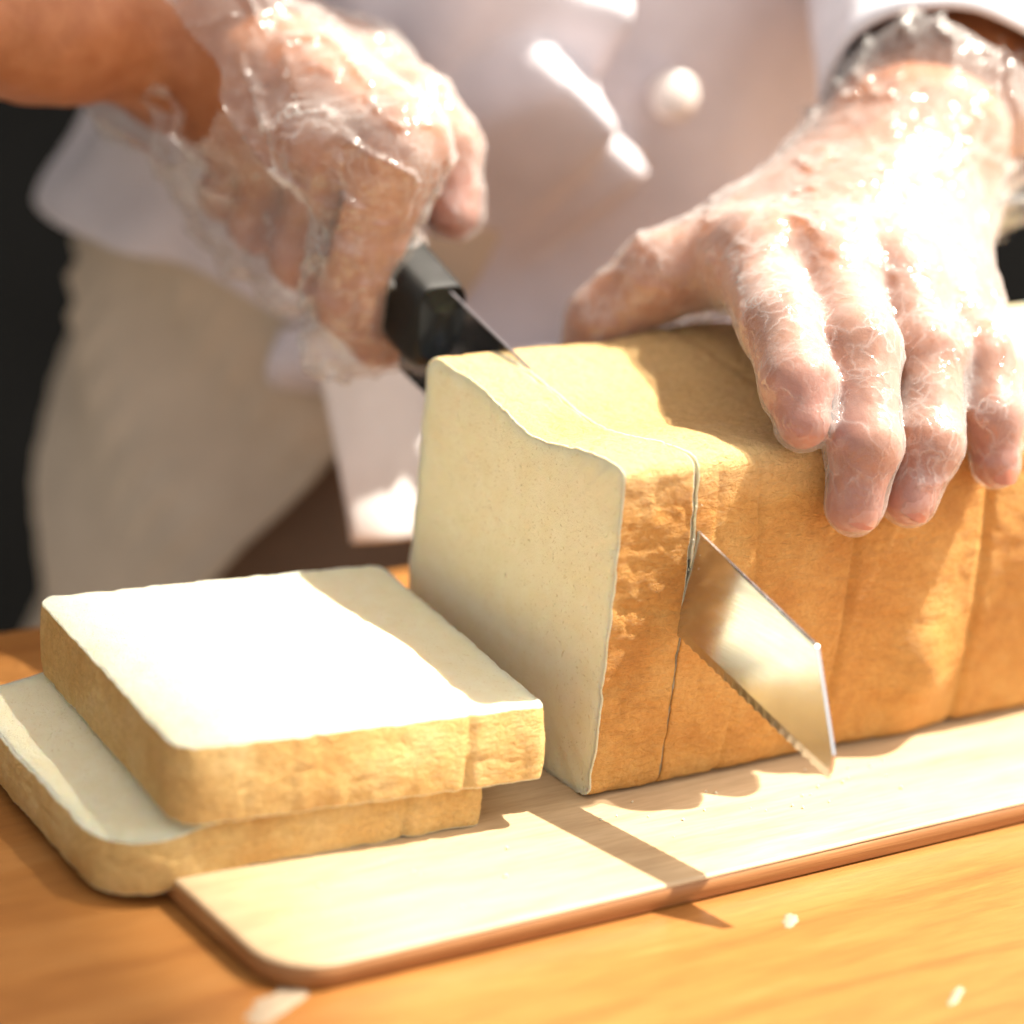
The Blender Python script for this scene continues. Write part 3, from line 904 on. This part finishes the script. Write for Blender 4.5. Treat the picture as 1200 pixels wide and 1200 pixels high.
W, F = tube([(23.9, 13.4, 19.6), (28.7, 19.5, 22.6), (36.0, 27.5, 27.5), (44, 41, 68)], [5.0, 5.6, 7.2, 9], 3, amp=.3)
new_obj("sleeve", W, F, cloth("sleeve_cotton", (0.72, 0.72, 0.78)), person)
W, F = tube([(-12.5, 29.6, 21.2), (-30, 31, 24.0), (-2, 41, 68)], [5.4, 7.4, 9], 6)
new_obj("sleeve", W, F, M_coat, person)

# apron over the hips, open edge running down to the left, trousers behind it
n, m_ = 120, 60
u = np.linspace(0, 1, n); zz = np.linspace(13.5, -62, m_)
UU, ZZ = np.meshgrid(u, zz, indexing='ij')
right = np.interp(ZZ, [-62, -12, -3.4, 0.9, 5.4, 9.5, 13.5], np.radians([-110, -78, -57.5, -46.5, -37, -30, -26]))
PHI = math.radians(-178) + (right - math.radians(-178)) * UU
bp = np.stack([PHI * 14, ZZ, np.zeros_like(ZZ)], -1)
grow = 0.0 + 0.11 * np.clip(10 - ZZ, 0, 30)
sk = bp + np.stack([ZZ * 1.0, ZZ * 0, ZZ * 0], -1)
fold = 1.3 * noise(sk * np.array([.16, .05, 1]), 1, 14) + .9 * np.clip(ridged(sk * np.array([.13, .03, 1]), 1, 31) - .3, 0, 1) + .12 * noise(bp * np.array([.4, .2, 1]), 1, 19)
fold *= 0.95 * sstep(13.5, 6, ZZ)
V = torso(PHI, ZZ, 21.2 + grow * .75 + fold, 13.4 + grow * .35 + fold)
W, F = sheet_two_sided(V.reshape(-1, 3), n, m_, 0.3)
new_obj("apron", W, F, M_apron, person)
n, m_ = 140, 50
ph = np.linspace(-math.pi, math.pi, n, endpoint=False); zz = np.linspace(8, -98, m_)
PH, ZZ = np.meshgrid(ph, zz, indexing='ij')
bp = np.stack([PH * 12, ZZ, np.zeros_like(ZZ)], -1)
fold = .5 * noise(bp * np.array([.25, .1, 1]), 1, 24)
V = torso(PH, ZZ, 18.6 + fold, 10.6 + fold)
W, F = sheet_two_sided(V.reshape(-1, 3), n, m_, 0.3, wrap=True)
new_obj("trousers", W, F, M_trouser, person)
# apron band with its tie across the waist
n, m_ = 80, 12
ph = np.linspace(math.radians(-50), math.radians(50), n); tt = np.linspace(0, 1, m_)
PH, TT = np.meshgrid(ph, tt, indexing='ij')
ZB = 6.9 - 2.3 * TT + .25 * np.sin(PH * 5)
r_ = 0.9 * np.sin(np.pi * TT) + .45 * noise(np.stack([PH * 16, TT * 2, TT * 0], -1), .9, 3) + .7 * np.exp(-((PH + .62) / .10) ** 2) * np.sin(np.pi * TT)
V = torso(PH, ZB, 24.3 + r_, 14.4 + r_)
W, F = sheet_two_sided(V.reshape(-1, 3), n, m_, .3)
new_obj("waistband", W, F, M_coat, person)
# white towel tucked into the waistband, its lower end swinging out over the table edge
n, m_ = 26, 40
u = np.linspace(0, 1, n); t = np.linspace(0, 1, m_)
UU, TT = np.meshgrid(u, t, indexing='ij')
XL = np.interp(TT, [0, .45, 1], [2.9, 3.7, 4.0]); XR = np.interp(TT, [0, 1], [10.5, 10.2])
X = XL + (XR - XL) * UU
Z = 8.6 - 4.6 * TT - 3.6 * sstep(.3, 1, TT)
Y = 25.9 - 3.2 * sstep(.25, 1.0, TT) ** 1 - .3 * np.sin(UU * 7)
V = np.stack([X, Y, Z + .15 * np.sin(UU * 5 + 1)], -1)
W, F = sheet_two_sided(V.reshape(-1, 3), n, m_, .3)
tw = new_obj("waist_towel", W, F, M_towel, base=(7, 24, 0.5))
tag(tw, "white cloth hanging from the apron waist behind the loaf", "towel")

# buttons
def button(c_, n_, r, name="button"):
    q = Vector(n_).to_track_quat('Z', 'Y').to_matrix()
    prof = [(0, .55), (.5, .52), (.85, .38), (1, .1), (1, -.1), (.8, -.3), (0, -.3)]
    V, F = [], []; ns = 24
    for pr, pz in prof:
        for k in range(ns):
            a = 2 * math.pi * k / ns
            V.append(tuple(Vector(c_) + q @ Vector((max(pr, .02) * r * math.cos(a), max(pr, .02) * r * math.sin(a), pz * r))))
    F = grid_faces(len(prof), ns, wrap_m=True)
    return new_obj(name, V, F, M_button, jacket)
button((19.6, 25.1, 17.4), (-.2, -1, .3), 1.1)
button((9.6, 25.6, 4.9), (-.3, -1, .2), .8)
button((22, 22.0, 27.5), (-.1, -1, .1), 1.1)

# ------------------------------------------------------------------ crumbs fallen on the board
rr = random.Random(8); V, F = [], []
for k in range(46):
    if k < 26: p = (rr.uniform(-2, 12), -rr.uniform(.6, 3.5) ** 1.0, 0)
    elif k < 31: p = (TS + rr.uniform(-.05, .25), -0.42, rr.uniform(8, 11))
    else: p = (rr.uniform(-17, -3), rr.uniform(-5, 0), TABLE_Z if rr.random() < 0 else 0)
    if p[2] == 0 and p[0] < -15: continue
    s = rr.uniform(.03, .085) * (.7 if p[2] > 1 else 1); b0 = len(V)
    for q in ((1,0,0),(-1,0,0),(0,1,0),(0,-1,0),(0,0,1),(0,0,-1)):
        V.append(tuple(p[i] + q[i] * s * rr.uniform(.6, 1.3) + (s * .5 if i == 2 else 0) for i in range(3)))
    F += [(b0+a, b0+b_, b0+c) for a, b_, c in ((0,2,4),(2,1,4),(1,3,4),(3,0,4),(2,0,5),(1,2,5),(3,1,5),(0,3,5))]
tag(new_obj("bread_crumbs", V, F, M_crumb, base=(0, 0, 0)), "tiny bread crumbs scattered on the board by the cut", "crumbs", kind='stuff')
